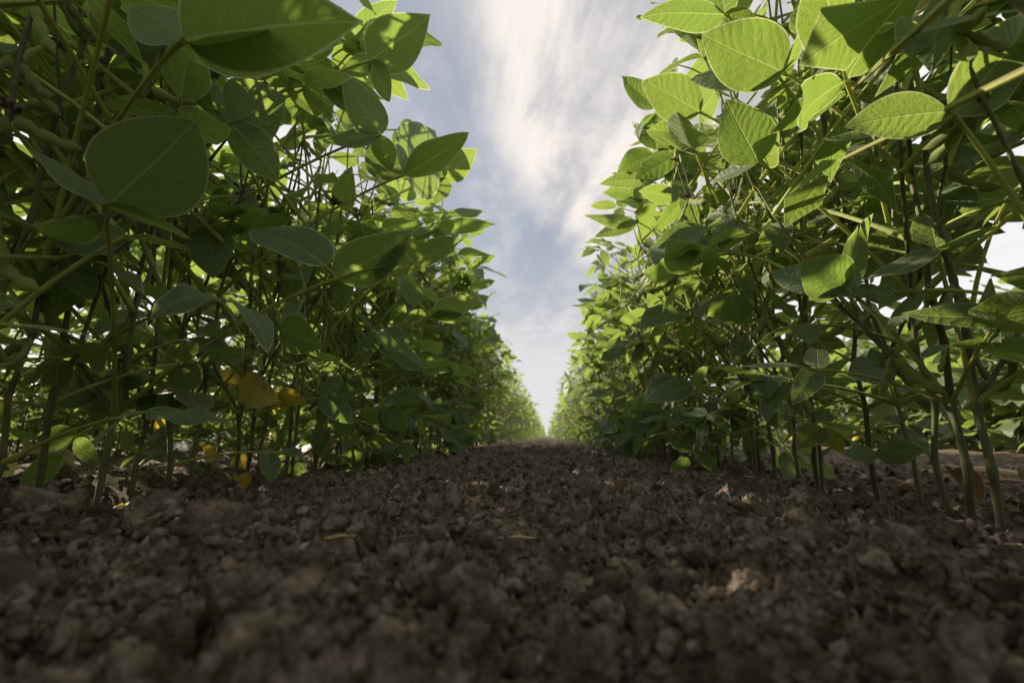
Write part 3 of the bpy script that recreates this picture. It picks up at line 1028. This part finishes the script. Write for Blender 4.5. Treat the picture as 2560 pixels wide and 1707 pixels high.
# low leaves of the left row
H_('l', (238, 880), 0.50, 0.03, [(80, 925, 0.48, 0.72, 't', 20, 0.1, -0.3), (345, 875, 0.5, 0.5, 't', 40, 0.2, -0.3), (220, 980, 0.52, 0.6, 't', 45, 0.2, -0.3)])
H_('l', (425, 930), 0.60, 0.03, [(300, 930, 0.60, 0.62, 't', 30, 0.15, -0.3), (535, 925, 0.62, 0.5, 't', 45, 0.2, -0.3), (380, 990, 0.62, 0.6, 't', 45, 0.2, -0.3)])
H_('l', (545, 885), 0.68, 0.03, [(645, 920, 0.66, 0.66, 'u', 10, 0.1, 0.2), (480, 850, 0.7, 0.5, 'u', 30, 0.2, 0.3)], mat=YELLOW, lab='left row soybean plant carrying a yellow spotted leaf low on its stem')
H_('l', (640, 905), 0.74, 0.03, [(705, 925, 0.74, 0.6, 'u', 25, 0.1, 0.2), (655, 945, 0.76, 0.6, 'u', 35, 0.2, 0.3)], mat=YELLOW)
H_('l', (840, 1015), 1.0, 0.02, [(905, 1015, 1.0, 0.62, 't', 25, 0.2, -0.3), (800, 990, 1.0, 0.6, 't', 30, 0.2, 0.3), (845, 1045, 1.0, 0.5, 't', 25, 0.2, 0.3)], mat=HALF, lab='left row soybean plant with fading yellow green leaves near the soil')
# right row
H_('r', (1800, 168), 0.52, 0.17, [(1612, 78, 0.52, 0.70, 'u', 8, 0.12, 0.15), (1585, 182, 0.60, 0.40, 'u', 45, 0.3, 0.2, 1795, 172), (1870, -20, 0.5, 0.26, 't', 60, 0.3, -0.3)])
H_('r', (1608, 258), 0.66, 0.18, [(1472, 188, 0.66, 0.66, 'u', 5, 0.15, 0.15), (1525, 285, 0.68, 0.35, 't', 60, 0.3, 0.2), (1640, 200, 0.72, 0.5, 'u', 40, 0.2, 0.2)])
H_('r', (1742, 374), 0.55, 0.17, [(1668, 226, 0.55, 0.72, 'u', 5, 0.1, 0.15), (1780, 240, 0.6, 0.5, 't', 45, 0.2, 0.3), (1630, 420, 0.62, 0.4, 't', 55, 0.3, -0.3)], lab='right row soybean plant with a large upright oval leaf facing the strip')
H_('r', (1665, 32), 0.62, 0.17, [(1470, 42, 0.62, 0.40, 'u', 35, 0.3, 0.15), (1745, 60, 0.62, 0.6, 'u', 30, 0.2, 0.2), (1640, -60, 0.65, 0.5, 'u', 30, 0.2, 0.2)])
H_('r', (2190, 262), 0.34, 0.14, [(1940, 292, 0.35, 0.52, 'u', 28, 0.2, 0.3, 2180, 255), (2362, 30, 0.36, 0.42, 't', 30, 0.2, -0.3), (1885, 318, 0.38, 0.25, 't', 70, 0.3, 0.2, 2180, 275)], plant_y=0.36)
H_('r', (1945, 664), 0.46, 0.13, [(1835, 600, 0.46, 0.92, 'u', 8, 0.1, 0.2), (1770, 625, 0.52, 0.55, 't', 35, 0.2, -0.2, 1930, 655), (2005, 490, 0.5, 0.4, 't', 55, 0.25, 0.3)], lab='right row soybean plant with a pair of oval leaves at half its height')
H_('r', (2150, 570), 0.42, 0.12, [(1985, 640, 0.40, 0.30, 't', 62, 0.3, 0.4), (2290, 520, 0.42, 0.3, 't', 60, 0.2, -0.3), (2120, 490, 0.46, 0.5, 'u', 40, 0.2, 0.3)])
H_('r', (1700, 742), 0.66, 0.12, [(1682, 672, 0.64, 0.95, 't', 15, 0.15, 0.2), (1765, 730, 0.66, 0.35, 't', 60, 0.3, 0.2), (1625, 735, 0.68, 0.4, 't', 60, 0.3, 0.2)])
H_('r', (2345, 725), 0.36, 0.10, [(2070, 720, 0.37, 0.36, 't', 50, 0.2, 0.3)], plant_y=0.36)
H_('r', (2025, 845), 0.52, 0.06, [(1945, 865, 0.50, 0.68, 't', 25, 0.1, -0.3), (2000, 800, 0.54, 0.72, 't', 35, 0.1, -0.3), (2080, 830, 0.54, 0.6, 't', 35, 0.1, -0.3)])
H_('r', (1890, 975), 0.58, 0.02, [(1832, 1030, 0.57, 0.72, 't', 18, 0.2, -0.3, 1887, 980), (1938, 1045, 0.58, 0.52, 't', 20, 0.2, -0.3, 1896, 980)], mat=HALF, lab='right row soybean plant with yellow green leaves just above the soil')
H_('r', (2012, 1040), 0.50, 0.01, [(2128, 1035, 0.49, 0.62, 't', 25, 0.1, -0.3), (1935, 1040, 0.5, 0.6, 'u', 30, 0.1, -0.3), (1990, 1075, 0.5, 0.4, 't', 55, 0.2, -0.3)])
H_('r', (1555, 870), 0.90, 0.10, [(1478, 915, 0.88, 0.55, 't', 30, 0.3, -0.2), (1480, 875, 0.92, 0.4, 't', 50, 0.3, -0.3), (1600, 890, 0.9, 0.5, 't', 30, 0.3, -0.3, 1575, 885)])
H_('r', (1590, 885), 0.80, 0.08, [(1480, 920, 0.80, 0.50, 't', 30, 0.3, -0.25), (1628, 838, 0.8, 0.5, 't', 40, 0.3, 0.3)])
H_('r', (1480, 410), 1.0, 0.17, [(1375, 425, 1.0, 0.42, 'u', 35, 0.3, 0.2), (1452, 342, 1.02, 0.3, 'u', 50, 0.3, 0.2), (1405, 398, 1.05, 0.36, 'u', 40, 0.3, -0.2, 1500, 420)], lab='right row soybean plant with narrow leaves pointing into the open sky')
H_('r', (1465, 510), 1.1, 0.17, [(1340, 494, 1.1, 0.34, 'u', 40, 0.3, -0.3), (1365, 545, 1.12, 0.4, 'u', 30, 0.3, 0.2), (1510, 470, 1.1, 0.7, 'u', 20, 0.2, 0.2)])
H_('r', (1610, 520), 0.80, 0.17, [(1505, 560, 0.80, 0.5, 'u', 35, 0.25, 0.2), (1680, 470, 0.8, 0.72, 'u', 10, 0.15, 0.2), (1560, 440, 0.82, 0.5, 'u', 20, 0.2, 0.2)])


# ------------------------------------------------------------------ clods and litter on the bare strip
cr = np.random.RandomState(31)
CLODS = []
for k in range(9):
    G = Geo(); G.add(*clod_shape(5, cr)); CLODS.append(G.build('soil_clod', [SOIL]))


def clod(px_, py_, wpx, label, group=None):
    p = on_ground(px_, py_)
    d = np.linalg.norm(p - CP)
    r_ = 0.36 * wpx / FPX * d
    o = link('soil_clod', CLODS[cr.randint(9)], None, m4(rotm((0, 0, 1), cr.uniform(0, 6.28)), (p[0], p[1], p[2] + 0.28 * r_), r_))
    tag(o, label, 'soil clod', group)


for px_, py_, wp, lab in (
        (590, 1480, 250, 'large blurred clod of soil at the front left of the bare strip'),
        (1105, 1500, 150, 'knobbly blurred clod close to the lens, near the middle of the soil strip'),
        (1540, 1490, 190, 'dark angular clod of soil close to the lens, right of the middle'),
        (1390, 1465, 130, 'upright rounded clod standing just left of the dark angular clod'),
        (1010, 1112, 58, 'dark lone clod at the crest of the strip, left of its middle'),
        (350, 1235, 150, 'low wide clod on the left side of the strip, under the left row'),
        (540, 1240, 180, 'flat topped clod mound left of the middle of the strip'),
        (770, 1410, 110, 'brownish clod between the large front left clod and the middle'),
        (1320, 1135, 70, 'crumbly clod on the right lip of the shallow furrow'),
        (1190, 1130, 70, 'crumbly clod on the left lip of the shallow furrow'),
        (1730, 1260, 110, 'grey brown clod in front of the right row of soybeans'),
        (1850, 1180, 90, 'small mound of soil at the foot of the right row'),
        (120, 1210, 150, 'dark mound of soil at the foot of the nearest left plants'),
        (2080, 1330, 140, 'soft edged clod far to the right on the front soil'),
        (300, 1420, 140, 'brown clod behind and left of the large front left clod')):
    clod(px_, py_, wp, lab)
for k in range(60):
    px_, py_ = cr.uniform(150, 2200), 1150 + 330 * cr.uniform() ** 1.4
    clod(px_, py_, cr.uniform(28, 64) * (0.6 + (py_ - 1100) / 400), 'ordinary brown soil clod lying among many alike on the bare strip', 'small soil clods on the bare strip')


def litter_leaf(px_, py_, wpx, mat, label, name='fallen_leaf', W=0.6, rot=0.0, tilt=0.0, up=0.003):
    p = on_ground(px_, py_)
    L = wpx / FPX * np.linalg.norm(p - CP)
    r = np.random.RandomState(int(px_ * 3 + py_))
    G = Geo()
    v, f, uv = leaflet_geo(r, W, 13, 4, fold=r.uniform(0.2, 0.9), curl=r.uniform(-1.6, 1.4), wav=r.uniform(0.04, 0.09), twist=r.uniform(-0.9, 0.9))
    v = v - v.mean(0)
    v[:, 2] -= v[:, 2].min()
    G.add(v, f, 0, uv)
    o = link(name, G.build(name, [mat]), None, m4(rotm((0, 0, 1), rot) @ rotm((1, 0, 0), tilt), p + np.array([0, 0, up]), L))
    return tag(o, label, 'fallen leaf')


litter_leaf(710, 1140, 48, PALE, 'pale green withered leaf scrap on the soil left of the middle', rot=1.7, up=0.005)
litter_leaf(772, 1130, 22, PALE, 'small curled whitish leaf scrap right of the pale green scrap', rot=0.6, up=0.004)
litter_leaf(1130, 1030, 30, PALE, 'pale scrap of leaf far up the strip near its crest', rot=1.0, up=0.006)
litter_leaf(105, 1088, 95, DRY, 'tan dry leaf lying at the foot of the nearest left plants', rot=1.9, up=0.012)
litter_leaf(550, 1085, 52, YELLOW, 'crumpled yellow brown leaf standing between two left row stems', rot=0.4, tilt=1.1, up=0.016)
litter_leaf(755, 1052, 44, YELLOW, 'bright yellow fallen leaf under the left row beyond the crumpled one', rot=0.9, tilt=0.5, up=0.012)
litter_leaf(100, 1165, 40, DRY, 'small yellowish leaf scrap on dark soil at the left edge', rot=2.2, up=0.004)
litter_leaf(235, 1135, 50, PALE, 'grey green leaf scrap beside the thick left stem', rot=1.2, up=0.006)
litter_leaf(370, 1120, 60, PALE, 'flat grey leaf fragment along the edge of the left row', rot=1.6, up=0.004)
litter_leaf(610, 1100, 30, PALE, 'little green leaf scrap between left row stems', rot=0.2, up=0.004)
litter_leaf(1090, 985, 40, YELLOW, 'yellow leaf caught low in the far part of the left row', rot=0.2, tilt=0.7, up=0.03)
litter_leaf(1790, 1085, 60, HALF, 'yellow green seedling leaf low among the right row stems', rot=2.2, tilt=0.9, up=0.012)
litter_leaf(1530, 985, 34, YELLOW, 'yellow leaf low in the right row, half way along', rot=0.2, tilt=0.9, up=0.02)
litter_leaf(1545, 1050, 40, DRY, 'brown dry leaf at the foot of the right row', rot=2.4, tilt=0.4, up=0.008)


for k in range(46):
    side = 1 if k % 2 else -1
    yy = math.exp(cr.uniform(math.log(0.45), math.log(2.6)))
    xx = (RX if side > 0 else LX) + side * cr.uniform(-0.10, 0.45)
    kind = cr.randint(3)
    p0 = np.array([xx, yy, float(soil_full(np.array([xx]), np.array([yy]))[0])])
    r = np.random.RandomState(900 + k)
    G = Geo()
    v, f, uv = leaflet_geo(r, 0.62, 9, 2, fold=r.uniform(0.2, 1.0), curl=r.uniform(-2.2, 2.0), wav=r.uniform(0.05, 0.10), twist=r.uniform(-1.2, 1.2))
    v = v - v.mean(0); v[:, 2] -= v[:, 2].min()
    G.add(v, f, 0, uv)
    o = link('fallen_leaf', G.build('fallen_leaf', [(DRY, DRY, DRY if k % 2 else YELLOW)[kind]]), None, m4(rotm((0, 0, 1), r.uniform(0, 6.28)), p0 + np.array([0, 0, 0.003]), r.uniform(0.025, 0.06)))
    tag(o, 'curled dry leaf among the litter beneath the soybean rows', 'fallen leaf', 'dry leaf litter under the rows')


def stick(px_, py_, wpx, rot, mat, label, name, cat, rad=0.0012, bend=0.1, up=0.004, rise=0.0):
    p = on_ground(px_, py_)
    L = wpx / FPX * np.linalg.norm(p - CP)
    r = np.random.RandomState(int(px_ + 7 * py_))
    t = np.linspace(-0.5, 0.5, 7)
    pts = np.stack([t * L, bend * L * np.cos(t * 3) * r.uniform(-1, 1), rise * (t + 0.5) * L + 0.02 * L * np.cos(t * 9)], 1)
    G = Geo(); G.add(*tube_geo(pts, rad * np.array([0.5, 0.9, 1, 1.05, 1, 0.8, 0.4]), 6))
    o = link(name, G.build(name, [mat]), None, m4(rotm((0, 0, 1), rot), p + np.array([0, 0, up])))
    return tag(o, label, cat)


stick(1255, 1170, 42, -0.5, STONE, 'pale oblong husk lying in the middle of the soil strip', 'seed_husk', 'husk', 0.0022, 0.05)
stick(1190, 1272, 80, 0.1, STRAW, 'short straw lying across the middle of the soil strip', 'straw_piece', 'straw', 0.0009)
stick(930, 1245, 70, 0.9, TWIG, 'thin brown rootlet slanting on the soil left of the middle', 'rootlet', 'twig', 0.0007)
stick(780, 1258, 60, 0.5, STRAW, 'thin slanting straw left of the middle, beside the rootlet', 'straw_piece', 'straw', 0.0009, 0.2)
stick(1850, 1020, 70, 0.2, STRAW, 'straw fragment beside the right row roots', 'straw_piece', 'straw', 0.0016)
stick(2260, 1105, 150, -0.35, STRAW, 'thick pale cane of old maize stubble lying behind the right row', 'stubble_cane', 'straw', 0.0062, 0.03, 0.008)
stick(2200, 1140, 120, -0.6, STRAW, 'thin straw lying in front of the thick stubble cane', 'straw_piece', 'straw', 0.0012)
stick(2310, 1130, 110, 0.1, STRAW, 'long straw beside the right end of the thick stubble cane', 'straw_piece', 'straw', 0.0016)
stick(180, 1030, 130, 0.4, TWIG, 'brown dry stalk leaning among the left row stems', 'dry_twig', 'twig', 0.0012, 0.15, 0.01, 0.5)
stick(250, 1040, 110, 1.3, STRAW, 'thin straw leaning up behind the nearest left stems', 'straw_piece', 'straw', 0.0008, 0.1, 0.008, 0.7)
stick(420, 1050, 80, 0.9, TWIG, 'reddish brown twig behind the left row stems', 'dry_twig', 'twig', 0.001, 0.1, 0.008, 0.3)
stick(1650, 1020, 90, -0.2, STRAW, 'straw fragment lying deep under the right row', 'straw_piece', 'straw', 0.0016)
stick(1720, 1105, 40, 0.8, STRAW, 'tiny pale straw on the soil before the right row', 'straw_piece', 'straw', 0.0006)
stick(480, 1360, 30, 0.8, STONE, 'small pale stone on the front soil at the left', 'pebble', 'stone', 0.0016, 0.02)
stick(790, 1555, 60, 0.3, STONE, 'blurred whitish stone at the bottom of the frame', 'pebble', 'stone', 0.0015, 0.02, 0.0)
stick(2105, 1390, 30, 0.5, STONE, 'white speck of stone on the front soil at the right', 'pebble', 'stone', 0.0014, 0.02)
stick(1815, 1252, 16, 0.5, STONE, 'tiny white stone on the soil before the right row', 'pebble', 'stone', 0.0011, 0.02)
